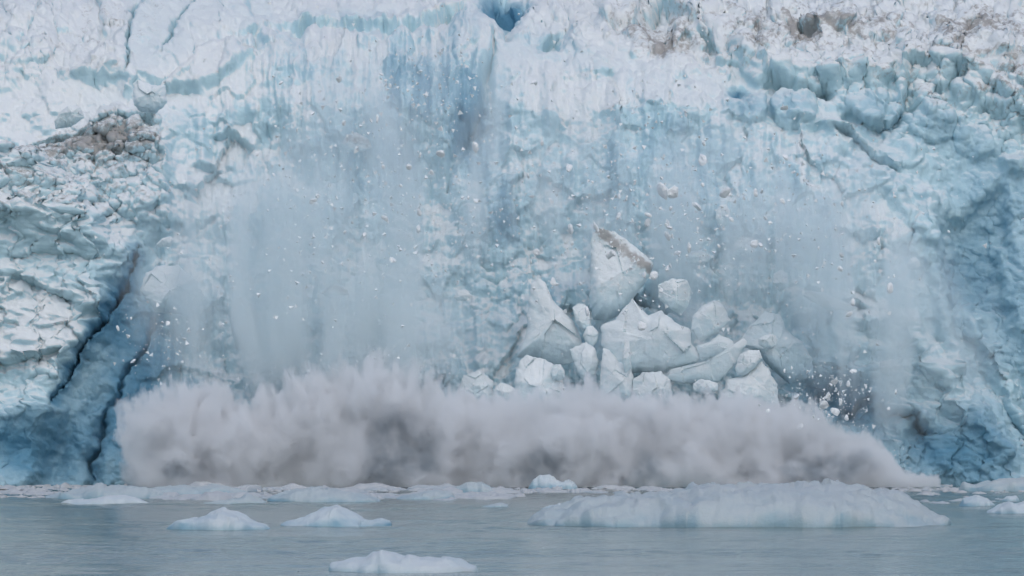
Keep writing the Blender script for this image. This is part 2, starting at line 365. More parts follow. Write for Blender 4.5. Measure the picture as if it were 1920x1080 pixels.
# ------------------------------------------------------------------ water
q = N('fjord_water')
geo = q.n('NewGeometry'); pos = geo.outputs['Position']
mp = q.n('Mapping', i_Vector=pos); mp.inputs['Scale'].default_value = (.28, 1., 1.)
h1 = q.noise(mp.outputs[0], .14, 6, .62); h2 = q.noise(mp.outputs[0], 1.4, 4, .6)
mp2 = q.n('Mapping', i_Vector=pos); mp2.inputs['Scale'].default_value = (.012, .06, 1.)
h3 = q.noise(mp2.outputs[0], 1., 3, .5)
hh = q.math('ADD', q.math('MULTIPLY', h1, .7), q.math('MULTIPLY', h2, .16))
bp = q.n('Bump', i_Strength=q.ss(h3, .35, .65, .5, 1.), i_Distance=.5, i_Height=hh)
bs = q.n('BsdfPrincipled', i_Base_Color=q.mix(h3, (.10, .15, .142), (.20, .255, .248)))
bs.inputs['Roughness'].default_value = .10; bs.inputs['IOR'].default_value = 1.33
q.t.links.new(bp.outputs[0], bs.inputs['Normal']); q.t.links.new(bs.outputs[0], q.out.inputs[0])
M_water = q.m
wx = np.concatenate([[-5000, -2000, -800, -300], np.arange(-110, 110, .7), [300, 800, 2000, 5000]])
wy_ = np.concatenate([[-600, 0, 150, 230], np.arange(280, 625, .55), [640, 700]])
WX, WY = np.meshgrid(wx, wy_)
fade = (np.abs(WX) < 109) * (WY > 281) * (WY < 624) * np.interp(WY, [560, 600], [1, .45])
patch = np.clip(.75 + 1.2 * fbm(WX / 60, WY / 22, 903, 2), .25, 1.4)
WZ = fade * patch * (.24 * fbm(WX / 7, WY / 4.6, 900, 3) + .10 * fbm(WX / 2.2, WY / 1.6, 901, 2))
iw = np.arange(WX.size).reshape(WX.shape)
wa = mesh_obj('water', np.stack([WX, WY, WZ], -1).reshape(-1, 3), np.stack([iw[:-1, :-1], iw[:-1, 1:], iw[1:, 1:], iw[1:, :-1]], -1).reshape(-1, 4), M_water)
tag(wa, 'grey green fjord water with fine ripples in front of the glacier', 'water', kind='structure')

# ------------------------------------------------------------------ faceted ice blocks in front of the face
def densify(pts, n):
    P = np.array(pts + [pts[0]], float); seg = np.hypot(*np.diff(P, axis=0).T); cum = np.concatenate([[0], np.cumsum(seg)])
    t = np.linspace(0, cum[-1], n, endpoint=False)
    return np.stack([np.interp(t, cum, P[:, 0]), np.interp(t, cum, P[:, 1])], 1)

def block_mesh(pts, depth, seed, n=140, rings=34, rough=.5, npl=7):
    """pts in metres (x,z) round the block's centre; a fractured lump: bevelled planes in front and behind"""
    r = random.Random(seed); O = densify(pts, n)
    size = max(np.ptp(O[:, 0]), np.ptp(O[:, 1])) / 2
    ang = np.linspace(0, 2 * np.pi, n, endpoint=False)
    O = O * (1 + .05 * rough * (vnoise(ang * 4, ang * 0 + seed, seed) + .6 * vnoise(ang * 11, ang * 0 + seed, seed + 1))[:, None])
    c = np.array([0., 0.])
    Vs = []; Fs = []
    S_ = np.sin(np.linspace(0, 1, rings + 1)[1:] * np.pi / 2)
    def side(sgn, d):
        pl = []
        for k in range(npl):
            a = 2 * math.pi * k / npl + r.uniform(-.4, .4); t = r.uniform(.25, 1.0)
            pl.append((math.cos(a) * t, math.sin(a) * t, r.uniform(.55, .95)))
        pl.append((r.uniform(-.25, .25), r.uniform(-.15, .3), r.uniform(.6, .8)))
        out = []
        for s in S_[::-1] if sgn > 0 else S_:
            P = c + O * s
            h = np.full(n, 9.)
            for (a, b, o) in pl: h = np.minimum(h, o - (a * P[:, 0] + b * P[:, 1]) / size * .75)
            h = np.clip(h, .08, None) * (1 - s ** 5) ** .5
            h = h + (.07 * rough * fbm(P[:, 0] / size * 2.6 + seed, P[:, 1] / size * 2.6, seed, 4) + .24 * rough * facets(P[:, 0] / size * 1.5 + seed, P[:, 1] / size * 1.2, seed, 1.4, .45, .0) + .05 * rough * facets(P[:, 0] / size * 3.3, P[:, 1] / size * 3, seed + 4, 1.2, .4, .0)) * (1 - s ** 6)
            out.append(np.stack([P[:, 0], -sgn * d * h, P[:, 1]], 1))
        return out
    f = side(1, depth); b = side(-1, depth * .8)
    rings_ = f[::-1] + b[::-1][1:] if False else None
    fr = f[::-1]              # inner -> rim (front)
    bk = b[::-1][1:]          # rim excluded -> inner (back)
    allr = fr + bk
    V_ = np.concatenate([[[0, fr[0][:, 1].mean(), 0]]] + allr + [[[0, bk[-1][:, 1].mean(), 0]]])
    nr = len(allr); last = len(V_) - 1
    F_ = []
    for j in range(n):
        k = (j + 1) % n
        F_.append((0, 1 + j, 1 + k, 1 + k))
        for i in range(nr - 1):
            a = 1 + i * n; b_ = a + n
            F_.append((a + j, b_ + j, b_ + k, a + k))
        a = 1 + (nr - 1) * n
        F_.append((a + j, last, last, a + k))
    return V_, F_

def add_poly_mesh(name, V_, F_, m, attrs):
    me = bpy.data.meshes.new(name)
    F2 = [tuple(dict.fromkeys(f)) for f in F_]
    me.from_pydata([tuple(v) for v in V_], [], F2); me.update()
    import bmesh
    bm = bmesh.new(); bm.from_mesh(me); bmesh.ops.recalc_face_normals(bm, faces=bm.faces); bm.to_mesh(me); bm.free()
    me.polygons.foreach_set("use_smooth", np.full(len(me.polygons), True))
    if m.name == "serac_ice": me.set_sharp_from_angle(angle=math.radians(40))
    for k, a in attrs.items():
        at_ = me.attributes.new(k, 'FLOAT', 'POINT'); at_.data.foreach_set("value", np.asarray(a, dtype=np.float32))
    me.materials.append(m)
    o = bpy.data.objects.new(name, me); C.objects.link(o); return o

def ice_block(name, label, cat, pts, Y, depth, seed, blue=.1, dirt=0., dirt_top=None, group=None, mat=None, rough=1.):
    P = np.array(pts, float); cx = (P[:, 0].min() + P[:, 0].max()) / 2; cy = (P[:, 1].min() + P[:, 1].max()) / 2
    loc = at(cx, cy, Y)
    m_ = [((x - cx) * K * Y, -(y - cy) * K * Y) for x, y in pts]
    V_, F_ = block_mesh(m_, depth, seed, rough=rough)
    zt = V_[:, 2].max(); zb = V_[:, 2].min()
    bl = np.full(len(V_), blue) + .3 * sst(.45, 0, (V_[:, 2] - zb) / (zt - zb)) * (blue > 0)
    di = np.full(len(V_), float(dirt))
    if dirt_top:
        x0, y0, x1, y1, a_ = dirt_top            # a dirty band between two points of the block
        d, _, _ = poly_dist(V_[:, 0], -V_[:, 2], [((x0 - cx) * K * Y, (y0 - cy) * K * Y), ((x1 - cx) * K * Y, (y1 - cy) * K * Y)])
        di += a_ * np.exp(-(d / .9) ** 2)
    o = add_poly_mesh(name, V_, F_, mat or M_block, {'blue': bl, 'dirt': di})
    o.location = (loc[0] * (Y + (6 if Y < 612 else 0)) / Y, Y + (6 if Y < 612 else 0), loc[2])
    return tag(o, label, cat, group)

G1 = 'ice blocks breaking away above the splash'
blocks = [
 ('ice_pillar', 'tall pale ice pillar with a brown dirt streaked crown leaning right above the splash', [(1108, 445), (1118, 424), (1150, 430), (1185, 455), (1225, 488), (1222, 512), (1197, 545), (1167, 588), (1135, 602), (1110, 598), (1104, 560), (1107, 500)], 607, 4, 1, .12, 0, (1120, 428, 1222, 505, .95)),
 ('ice_spire', 'narrow pointed ice spire standing left of the dirt crowned pillar', [(990, 560), (996, 530), (1008, 520), (1022, 526), (1036, 560), (1062, 588), (1078, 604), (1092, 640), (1104, 672), (1060, 684), (1000, 674), (968, 668), (986, 625)], 606, 3.5, 2, .08, 0, None),
 ('ice_block', 'small rounded ice block wedged between the pointed spire and the tall dirt crowned pillar', [(1073, 575), (1084, 567), (1096, 568), (1106, 582), (1109, 618), (1096, 624), (1080, 604)], 605, 1.6, 3, .12, .1, None),
 ('ice_block', 'largest broken ice block, a broad jagged tent shape below the dirt crowned pillar', [(1130, 655), (1124, 612), (1150, 598), (1168, 580), (1184, 556), (1200, 576), (1216, 590), (1240, 580), (1264, 602), (1292, 614), (1299, 642), (1314, 672), (1290, 685), (1240, 700), (1150, 700)], 604, 5, 4, .06, 0, None),
 ('ice_block', 'upright ice wedge beside the dark blue gap under the pointed spire', [(1068, 655), (1098, 640), (1116, 652), (1123, 680), (1114, 712), (1096, 720), (1080, 694)], 603, 1.8, 5, .1, 0, None),
 ('ice_block', 'rounded white ice block at the splash crest, left of the small dark triangular gap', [(974, 676), (984, 666), (1012, 670), (1036, 680), (1050, 700), (1062, 732), (1052, 775), (965, 775), (964, 712)], 602, 3, 6, .06, 0, None),
 ('ice_shard', 'sharp white triangular ice shard just below the broad tent shaped block', [(1130, 652), (1142, 655), (1160, 677), (1184, 682), (1188, 710), (1182, 755), (1122, 755), (1126, 695)], 602, 2, 7, .05, 0, None),
 ('ice_block', 'smooth square ice block just right of the brown end of the dirt crowned pillar', [(1234, 532), (1260, 520), (1288, 522), (1297, 545), (1290, 574), (1276, 590), (1252, 576), (1234, 556)], 606, 2.4, 8, .05, 0, None),
 ('ice_block', 'pale humped ice block right of the jagged tent shaped block, a dark crack under it', [(1298, 592), (1314, 573), (1340, 561), (1356, 570), (1370, 600), (1346, 624), (1312, 640), (1296, 616)], 604.5, 2.4, 9, .03, 0, None),
 ('ice_block', 'low ice block lying directly under the pale humped block', [(1305, 648), (1330, 640), (1348, 626), (1372, 636), (1380, 652), (1344, 668), (1312, 672)], 603.5, 1.6, 10, .06, 0, None),
 ('ice_slab', 'long flat pale ice slab lying along the splash right of the sharp white shard', [(1250, 706), (1256, 692), (1290, 684), (1340, 680), (1372, 660), (1395, 632), (1402, 640), (1384, 680), (1360, 704), (1342, 718), (1268, 720)], 602.5, 2, 11, .05, 0, None),
 ('ice_block', 'rounded oval ice block perched on the slanting slab right of the thin crack', [(1378, 690), (1386, 665), (1402, 655), (1424, 656), (1430, 670), (1416, 690), (1396, 704), (1382, 704)], 601.5, 1.6, 12, .03, 0, None),
 ('ice_slab', 'slanting pale ice slab sinking into the right half of the splash', [(1350, 745), (1362, 712), (1392, 704), (1428, 676), (1442, 692), (1458, 722), (1462, 770), (1350, 770)], 602.5, 2.4, 13, .05, 0, None),
 ('ice_ridge', 'blue ice ridge with a faint brownish pink cap behind the slanting slab', [(1384, 645), (1402, 614), (1424, 592), (1442, 582), (1464, 590), (1474, 618), (1504, 640), (1524, 672), (1526, 706), (1480, 720), (1444, 690), (1420, 660)], 606, 3.5, 14, .35, 0, (1400, 615, 1458, 588, .35)),
 ('ice_block', 'squat pale ice block between the triangular shard and the long flat slab', [(1186, 712), (1204, 698), (1240, 696), (1258, 712), (1262, 760), (1186, 760)], 601.5, 2, 28, .04, 0, None),
 ('ice_block', 'thin upright ice splinter between the triangular shard and the jagged tent shaped block', [(1166, 675), (1172, 634), (1180, 640), (1184, 690), (1172, 700)], 600.5, .9, 29, .02, 0, None),
 ('ice_block', 'tilted bright white ice slab like a cap on the blue buttress at right', [(1500, 550), (1516, 543), (1546, 547), (1580, 562), (1612, 577), (1584, 580), (1556, 582), (1526, 566)], 606, 2, 15, -.3, 0, None),
 ('ice_block', 'large dim rounded ice lump in the dust right of the long left crack', [(262, 545), (272, 510), (300, 495), (334, 495), (366, 522), (386, 560), (352, 590), (292, 584)], 611, 4, 16, .15, 0, None),
 ('ice_block', 'egg shaped ice lump veiled by dust above the left part of the splash', [(430, 600), (434, 568), (456, 553), (476, 570), (488, 612), (480, 655), (442, 655)], 611, 2.6, 17, .08, 0, None),
 ('ice_block', 'pale rounded ice lump just above the splash left of its highest crest', [(466, 700), (474, 674), (500, 658), (540, 660), (564, 690), (562, 745), (470, 745)], 607, 3, 18, .1, 0, None),
 ('ice_block', 'half buried ice boulder in the splash left of the rounded white block', [(858, 735), (868, 704), (900, 692), (926, 716), (924, 752), (884, 762)], 603, 2, 19, .15, 0, None),
 ('ice_shard', 'pointed ice shard stuck in the upper left snow slope beside the dirty patch', [(249, 178), (250, 156), (260, 149), (284, 159), (310, 160), (313, 194), (292, 213), (264, 211), (251, 196)], 627, 2.2, 20, .18, 0, None),
 ('ice_boulder', 'rounded pale blue boulder lying on the upper left snow slope', [(102, 228), (112, 210), (130, 196), (150, 200), (159, 220), (134, 238), (104, 242)], 622, 1.8, 21, .1, 0, None),
 ('ice_chunk', 'largest rounded ice chunk tumbling left of centre in midair', [(734, 452), (742, 435), (758, 431), (774, 438), (779, 452), (768, 466), (742, 467)], 606, 1.4, 22, .0, 0, None),
 ('ice_chunk', 'dirty brown streaked ice chunk falling in the dust left of centre', [(603, 546), (616, 536), (632, 530), (652, 543), (654, 552), (632, 552), (612, 556)], 606, 1.0, 23, .0, 0, (612, 532, 652, 546, .9)),
 ('ice_chunk', 'brown capped ice chunk high on the face above the dust', [(640, 270), (650, 252), (668, 248), (690, 260), (698, 276), (680, 284), (652, 284)], 615, 1.4, 24, .0, 0, (650, 256, 692, 268, .75)),
 ('ice_chunk', 'low wide ice chunk hanging in the dust near the middle of the photo', [(850, 556), (858, 543), (872, 540), (886, 553), (882, 563), (856, 562)], 605, .9, 25, .0, 0, None),
 ('ice_chunk', 'flat tipped ice chunk in midair above the large dim rounded lump', [(292, 456), (304, 444), (320, 440), (327, 447), (320, 460), (300, 461)], 609, .8, 26, .0, 0, None),
]
def lump(cx, cy, rx, ry, seed):
    r_ = random.Random(seed); n_ = r_.randint(6, 8)
    return [(cx + rx * math.cos(6.283 * k / n_ + .4) * r_.uniform(.75, 1.1), cy - ry * math.sin(6.283 * k / n_ + .4) * r_.uniform(.75, 1.1)) for k in range(n_)]
blocks += [(nm, lb, lump(x, y, rx, ry, i + 500), Y, dp, i + 500, .08, 0, None) for i, (nm, lb, x, y, rx, ry, Y, dp) in enumerate([
 ('ice_chunk', 'dim tilted ice chunk in the dust well right of the brown end of the pillar', 1308, 482, 26, 16, 610, 1.4),
 ('ice_chunk', 'tall leaning ice chunk falling high above the smooth square block', 1356, 400, 16, 26, 609, 1.2),
 ('ice_chunk', 'blurred ice chunk falling between the tall leaning chunk and the pink capped ridge', 1396, 462, 22, 20, 610, 1.2),
 ('ice_chunk', 'pointed ice chunk falling just left of the bright slab on the blue buttress', 1464, 522, 18, 24, 607, 1.2),
 ('ice_chunk', 'brown spotted ice chunk high on the right buttress', 1712, 495, 13, 14, 618, 1),
 ('ice_chunk', 'slanted ice chunk in the dust left of the pointed spire', 786, 552, 18, 12, 606, 1),
 ('ice_block', 'small ice cube wedged low between the upright wedge and the dark gap', 1046, 700, 16, 18, 600.5, 1),
 ('ice_block', 'small angular block filling the gap under the brown crowned pillar', 1108, 630, 15, 22, 604, 1.2),
 ('ice_block', 'broken ice piece below the rounded oval block at the splash edge', 1322, 725, 26, 16, 600.5, 1.2),
 ('ice_block', 'small ice piece on the shoulder of the blue pink capped ridge', 1440, 640, 20, 16, 602, 1.1),
 ('ice_block', 'ice lump half sunk in the splash between the boulder and the rounded white block', 945, 735, 22, 20, 602, 1.3),
 ('ice_chunk', 'pale ice lump clinging to the right buttress below the bright slab', 1688, 600, 22, 15, 607, 1.2),
 ('ice_chunk', 'rough pale ice lump low on the right buttress near the dark pocket', 1668, 690, 24, 20, 606, 1.4),
])]
for b in blocks:
    nm, lb, pts, Y, dp, sd_, bl, di, dt = b
    ice_block(nm, lb, nm.replace('_', ' '), pts, Y, dp, sd_, bl, di, dt, group=G1 if nm != 'ice_chunk' and Y < 608 else None)

# ------------------------------------------------------------------ floating ice
def berg(name, label, cat, crest, base_py, wy, seed, mat=None, group=None, blue=.1, dirt=0., nx_=90, ny_=22, rough=1.):
    """crest: (px, py) points from left tip to right tip; base_py: photo row of its waterline"""
    Yc = CAMH / ((base_py - HOR) * K) + wy * .5
    cr = np.array(crest, float); x0, x1 = cr[0, 0], cr[-1, 0]; cx = (x0 + x1) / 2
    t = np.linspace(0, 1, nx_); px = x0 + (x1 - x0) * t
    big = x1 - x0 > 500
    h = np.maximum(np.interp(px, cr[:, 0], CAMH - (cr[:, 1] - HOR) * K * Yc), .03)
    h = h + (.10 if big else .06) * h.max() * fbm(t * (34 if big else 14), t * 0 + seed, seed, 3) * np.sin(np.pi * t)
    xs = (px - cx) * K * Yc
    v = np.linspace(-1, 1, ny_)
    A, Bv = np.meshgrid(t, v)
    half = wy / 2 * np.clip(np.sin(np.pi * np.clip(A, .0, 1)), 0, 1) ** .45 * (1 + .18 * vnoise(A * 7, A * 0 + seed + .5, seed))
    Yv = Bv * half - (.25 * wy) * 0
    fall = np.clip(1 - np.abs(Bv + .12 * vnoise(A * 5, Bv * 2, seed + 3)) ** 2.4, 0, 1) ** .6
    Zv = h[None, :] * fall + (fall > .05) * h.max() * (.75 if big else 1.1) * (.26 * fbm(xs[None, :] / 2.6 + Bv * 0, Bv * half / 1.6, seed + 5, 4) + .2 * facets(xs[None, :] / 2.4 + Bv * 0, Bv * half / 1.7, seed + 6, 1.3, .5, .1))
    lip = np.abs(Bv) >= .999
    Zv = np.where(lip | (A <= 0) | (A >= 1), -.4, np.maximum(Zv, -.05))
    Xv = np.repeat(xs[None, :], ny_, 0) + .02 * (xs[-1] - xs[0]) * vnoise(A * 6, Bv * 3, seed + 9) * np.sin(np.pi * A)
    Vt_ = np.stack([Xv, Yv, Zv], -1).reshape(-1, 3)
    id_ = np.arange(nx_ * ny_).reshape(ny_, nx_)
    F_ = np.stack([id_[:-1, :-1], id_[:-1, 1:], id_[1:, 1:], id_[1:, :-1]], -1).reshape(-1, 4)
    # underwater bottom ring closes it
    rim = np.concatenate([id_[0, :], id_[1:, -1], id_[-1, -2::-1], id_[-2:0:-1, 0]])
    low = Vt_[rim] * np.array([.8, .8, 0]) + np.array([0, 0, -1.2 - .3 * h.max()])
    base = len(Vt_); Vt_ = np.concatenate([Vt_, low, [[0, 0, -1.4 - .4 * h.max()]]]); cen = len(Vt_) - 1
    nr = len(rim); j = np.arange(nr); k = (j + 1) % nr
    side = np.stack([rim[j], base + j, base + k, rim[k]], -1)
    bot = np.stack([base + j, np.full(nr, cen), np.full(nr, cen), base + k], -1)
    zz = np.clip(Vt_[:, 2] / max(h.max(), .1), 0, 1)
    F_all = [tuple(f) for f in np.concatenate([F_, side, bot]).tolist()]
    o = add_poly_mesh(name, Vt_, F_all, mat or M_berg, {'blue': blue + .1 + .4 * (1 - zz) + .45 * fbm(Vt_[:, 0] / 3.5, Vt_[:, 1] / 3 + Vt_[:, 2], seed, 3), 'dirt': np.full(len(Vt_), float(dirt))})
    o.location = ((cx - 960) * K * Yc, Yc, 0)
    return tag(o, label, cat, group)

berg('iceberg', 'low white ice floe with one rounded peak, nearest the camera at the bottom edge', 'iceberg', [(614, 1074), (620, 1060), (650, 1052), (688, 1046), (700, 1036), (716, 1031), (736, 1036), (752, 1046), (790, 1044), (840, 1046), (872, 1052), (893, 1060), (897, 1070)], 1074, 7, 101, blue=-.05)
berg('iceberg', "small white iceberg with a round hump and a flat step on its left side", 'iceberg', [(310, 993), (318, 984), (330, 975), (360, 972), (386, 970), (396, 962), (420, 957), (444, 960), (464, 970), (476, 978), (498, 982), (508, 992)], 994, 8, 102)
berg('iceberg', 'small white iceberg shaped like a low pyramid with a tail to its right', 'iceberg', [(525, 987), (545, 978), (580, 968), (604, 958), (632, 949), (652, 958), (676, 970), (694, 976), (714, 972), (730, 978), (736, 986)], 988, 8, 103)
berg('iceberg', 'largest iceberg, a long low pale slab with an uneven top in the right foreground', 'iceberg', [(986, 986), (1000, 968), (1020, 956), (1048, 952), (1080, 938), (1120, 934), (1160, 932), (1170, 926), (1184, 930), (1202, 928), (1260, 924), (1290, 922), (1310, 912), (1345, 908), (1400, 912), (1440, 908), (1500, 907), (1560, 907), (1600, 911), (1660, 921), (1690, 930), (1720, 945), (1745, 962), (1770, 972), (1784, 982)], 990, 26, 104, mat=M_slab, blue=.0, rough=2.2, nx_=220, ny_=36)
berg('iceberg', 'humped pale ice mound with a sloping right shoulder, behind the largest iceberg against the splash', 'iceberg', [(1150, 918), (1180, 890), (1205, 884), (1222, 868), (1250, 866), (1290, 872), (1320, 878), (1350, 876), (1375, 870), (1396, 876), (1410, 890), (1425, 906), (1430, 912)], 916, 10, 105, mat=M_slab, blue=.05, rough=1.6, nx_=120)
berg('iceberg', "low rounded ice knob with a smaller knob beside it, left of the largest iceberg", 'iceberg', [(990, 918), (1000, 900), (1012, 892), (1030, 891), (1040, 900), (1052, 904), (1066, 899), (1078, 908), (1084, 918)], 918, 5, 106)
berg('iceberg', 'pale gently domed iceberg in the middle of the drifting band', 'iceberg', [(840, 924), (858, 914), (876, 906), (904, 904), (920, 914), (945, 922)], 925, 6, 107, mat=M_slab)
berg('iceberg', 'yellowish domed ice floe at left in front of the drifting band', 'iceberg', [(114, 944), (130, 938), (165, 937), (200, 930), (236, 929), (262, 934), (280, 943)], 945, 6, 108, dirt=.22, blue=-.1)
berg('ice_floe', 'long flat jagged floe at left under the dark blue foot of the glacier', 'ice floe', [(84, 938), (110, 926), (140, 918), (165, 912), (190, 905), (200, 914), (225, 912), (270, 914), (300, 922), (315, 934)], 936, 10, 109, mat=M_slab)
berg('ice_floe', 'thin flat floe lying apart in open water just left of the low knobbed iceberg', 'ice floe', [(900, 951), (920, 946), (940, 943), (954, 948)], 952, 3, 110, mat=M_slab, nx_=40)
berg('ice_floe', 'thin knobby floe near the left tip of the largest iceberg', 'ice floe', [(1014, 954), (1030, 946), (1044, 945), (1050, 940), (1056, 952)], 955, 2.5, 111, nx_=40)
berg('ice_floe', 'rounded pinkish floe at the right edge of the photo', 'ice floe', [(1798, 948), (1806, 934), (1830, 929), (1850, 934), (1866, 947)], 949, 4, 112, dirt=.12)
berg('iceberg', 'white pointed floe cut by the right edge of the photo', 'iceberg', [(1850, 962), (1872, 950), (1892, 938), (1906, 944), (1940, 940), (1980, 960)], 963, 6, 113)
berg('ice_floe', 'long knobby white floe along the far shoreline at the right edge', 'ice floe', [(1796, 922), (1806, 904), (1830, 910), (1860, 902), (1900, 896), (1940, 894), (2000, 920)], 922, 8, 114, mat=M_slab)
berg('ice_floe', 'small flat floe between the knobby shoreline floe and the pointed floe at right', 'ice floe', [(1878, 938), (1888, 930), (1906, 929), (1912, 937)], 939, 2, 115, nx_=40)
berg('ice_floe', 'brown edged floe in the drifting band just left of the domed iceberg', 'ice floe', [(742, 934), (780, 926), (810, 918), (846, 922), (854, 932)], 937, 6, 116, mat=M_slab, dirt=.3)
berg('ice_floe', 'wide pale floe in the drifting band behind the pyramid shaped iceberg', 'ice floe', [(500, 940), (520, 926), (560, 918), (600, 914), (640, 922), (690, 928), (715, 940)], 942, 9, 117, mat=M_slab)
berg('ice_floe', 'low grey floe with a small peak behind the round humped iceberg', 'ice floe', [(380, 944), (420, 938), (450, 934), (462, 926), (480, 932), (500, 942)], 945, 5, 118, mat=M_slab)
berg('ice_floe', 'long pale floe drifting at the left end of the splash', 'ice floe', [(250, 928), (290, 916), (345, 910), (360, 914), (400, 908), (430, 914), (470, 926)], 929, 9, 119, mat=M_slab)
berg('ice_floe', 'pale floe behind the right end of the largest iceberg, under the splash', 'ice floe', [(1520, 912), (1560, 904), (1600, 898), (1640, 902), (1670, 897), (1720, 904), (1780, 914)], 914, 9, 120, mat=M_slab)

# brash: many small floes, copies of a few shapes
random.seed(5)
protos = []
for i in range(7):
    n_ = 7
    hs = [rng.uniform(.3, 1) for _ in range(n_)]
    cr = [(900, 930)] + [(900 + 40 * (k + 1) / (n_ + 1), 930 - 9 * hs[k] * math.sin(math.pi * (k + 1) / (n_ + 1)) - 1) for k in range(n_)] + [(940, 930)]
    protos.append(berg('brash_ice', 'x', 'brash ice', cr, 930, 2.6, 200 + i, mat=M_brash, nx_=24, ny_=10, blue=.0, dirt=.1 if i % 3 == 0 else 0))
def brash(n_, *a): _brash(int(n_ * 1.6), *a)
def _brash(n, x0, x1, y0, y1, s0, s1, label, group):
    for i in range(n):
        p = protos[i % len(protos)]
        o = p.copy(); C.objects.link(o)
        py = rng.uniform(y0, y1); px = rng.uniform(x0, x1); Y = CAMH / ((py - HOR) * K)
        o.location = ((px - 960) * K * Y, Y, 0); s_ = rng.uniform(s0, s1)
        o.scale = (s_ * rng.uniform(.8, 2.4), s_ * rng.uniform(1.2, 2.4), s_ * rng.uniform(.7, 1.5)); o.rotation_euler.z = rng.uniform(-.3, .3) + (math.pi if rng.random() < .5 else 0)
        tag(o, label, 'brash ice', group)
brash(60, 240, 960, 912, 938, .5, 1.6, "small grey ice fragment floating in the broken ice under the splash's left half", 'brash ice under the splash, left half')
brash(45, 960, 1700, 911, 924, .35, 1.2, "small grey ice fragment floating in the broken ice under the splash's right half", 'brash ice under the splash, right half')
brash(24, -20, 240, 913, 928, .25, .9, 'small grey ice fragment floating at the foot of the blue ice wall at left', 'brash ice at the left wall')
brash(16, 1700, 1940, 906, 945, .2, .8, 'small grey ice fragment floating near the right edge of the photo', 'brash ice at the right edge')
brash(16, 0, 980, 950, 1075, .03, .08, 'tiny dark ice bit floating alone in the open water of the foreground', 'tiny ice bits on the open water')
def slush(n):
    g = np.random.RandomState(21); Vs_ = []; Fs_ = []
    for i in range(n):
        py = g.choice([g.uniform(909.5, 922), g.uniform(911, 934)]); px = g.uniform(-60, 1980); Y = CAMH / ((py - HOR) * K)
        if py > 925 and px > 980: continue
        m_ = g.randint(5, 8); rx, ry, hz = g.uniform(.15, 1.0), g.uniform(.3, 1.4), g.uniform(.06, .28)
        a = np.sort(g.rand(m_)) * 6.283; b = sum(len(v) for v in Vs_); X_ = (px - 960) * K * Y
        lo = np.stack([X_ + rx * np.cos(a), Y + ry * np.sin(a), np.full(m_, -.15)], 1)
        up = np.stack([X_ + .75 * rx * np.cos(a), Y + .75 * ry * np.sin(a), hz * g.uniform(.3, 1., m_)], 1)
        Vs_.append(np.concatenate([lo, up, [[X_, Y, hz]]]))
        for k in range(m_):
            k2 = (k + 1) % m_; Fs_ += [(b + k, b + k2, b + m_ + k2), (b + k, b + m_ + k2, b + m_ + k), (b + m_ + k, b + m_ + k2, b + 2 * m_)]
    V_ = np.concatenate(Vs_)
    o = mesh_obj('brash_slush', V_, Fs_, M_brash, attrs={'blue': np.zeros(len(V_)), 'dirt': np.zeros(len(V_))})
    tag(o, 'fine grey chips of broken ice covering the water along the glacier foot', 'brash ice', kind='stuff')
slush(1500)
for p in protos: bpy.data.objects.remove(p)

# ------------------------------------------------------------------ falling ice fragments
M_frag = ice_material('white_fragment_ice', grain=.2, snow=(.85, .87, .88), pale=(.80, .84, .87), snow_lo=-.5, snow_hi=.3)
frag_meshes = []
for i in range(8):
    r = random.Random(300 + i); n_ = r.randint(6, 9)
    pts = [(math.cos(2 * math.pi * k / n_) * r.uniform(.65, 1.1), math.sin(2 * math.pi * k / n_) * r.uniform(.55, 1.0)) for k in range(n_)]
    V_, F_ = block_mesh(pts, .8, 300 + i, n=9, rings=3, npl=5, rough=.8)
    o = add_poly_mesh('ice_fragment', V_, F_, M_frag, {'blue': np.full(len(V_), -.5), 'dirt': np.zeros(len(V_))})
    o.data.polygons.foreach_set('use_smooth', np.full(len(o.data.polygons), False))
    frag_meshes.append(o.data); bpy.data.objects.remove(o)
def fragments(n, cx, cy, rx, ry, s0, s1, label, group, rot=0):
    for i in range(n):
        a = rng.gauss(0, .5); b = rng.gauss(0, .5); c, s_ = math.cos(math.radians(rot)), math.sin(math.radians(rot))
        px = cx + a * rx * c - b * ry * s_; py = cy + a * rx * s_ + b * ry * c
        o = bpy.data.objects.new('ice_fragment', frag_meshes[i % 8]); C.objects.link(o)
        Y = rng.uniform(592, 600); o.location = at(px, py, Y)
        k = 2.0 * (s0 + (s1 - s0) * rng.random() ** 3)
        o.scale = (k * rng.uniform(.8, 1.4), k, k * rng.uniform(.7, 1.1)); o.rotation_euler = (rng.uniform(0, 6), rng.uniform(0, 6), rng.uniform(0, 6))
        tag(o, label, 'ice fragment', group)
fragments(48, 800, 350, 150, 160, .08, .34, 'small white ice fragment falling in front of the central face', 'ice fragments falling in the centre')
fragments(34, 720, 170, 260, 80, .07, .26, 'small white ice fragment falling high under the left upper rim', 'ice fragments under the upper rim')
fragments(30, 560, 420, 130, 180, .08, .30, 'small white ice fragment falling through the dust on the left of the face', 'ice fragments falling on the left')
fragments(54, 1280, 430, 200, 150, .10, .48, 'white ice fragment falling above the broken blocks', 'ice fragments falling above the blocks')
fragments(36, 1560, 420, 220, 170, .08, .34, 'small white ice fragment sliding down the right part of the face', 'ice fragments on the right')
fragments(22, 1090, 400, 180, 150, .08, .32, 'small white ice fragment falling left of the dirt crowned pillar', 'ice fragments left of the pillar')
fragments(22, 330, 620, 90, 60, .07, .2, 'tiny white ice fragment in front of the blue hollow at left', 'ice fragments by the left hollow')
fragments(30, 1560, 745, 110, 70, .12, .5, 'white ice fragment tumbling over the dark blue pocket at lower right', 'ice fragments at the dark pocket')
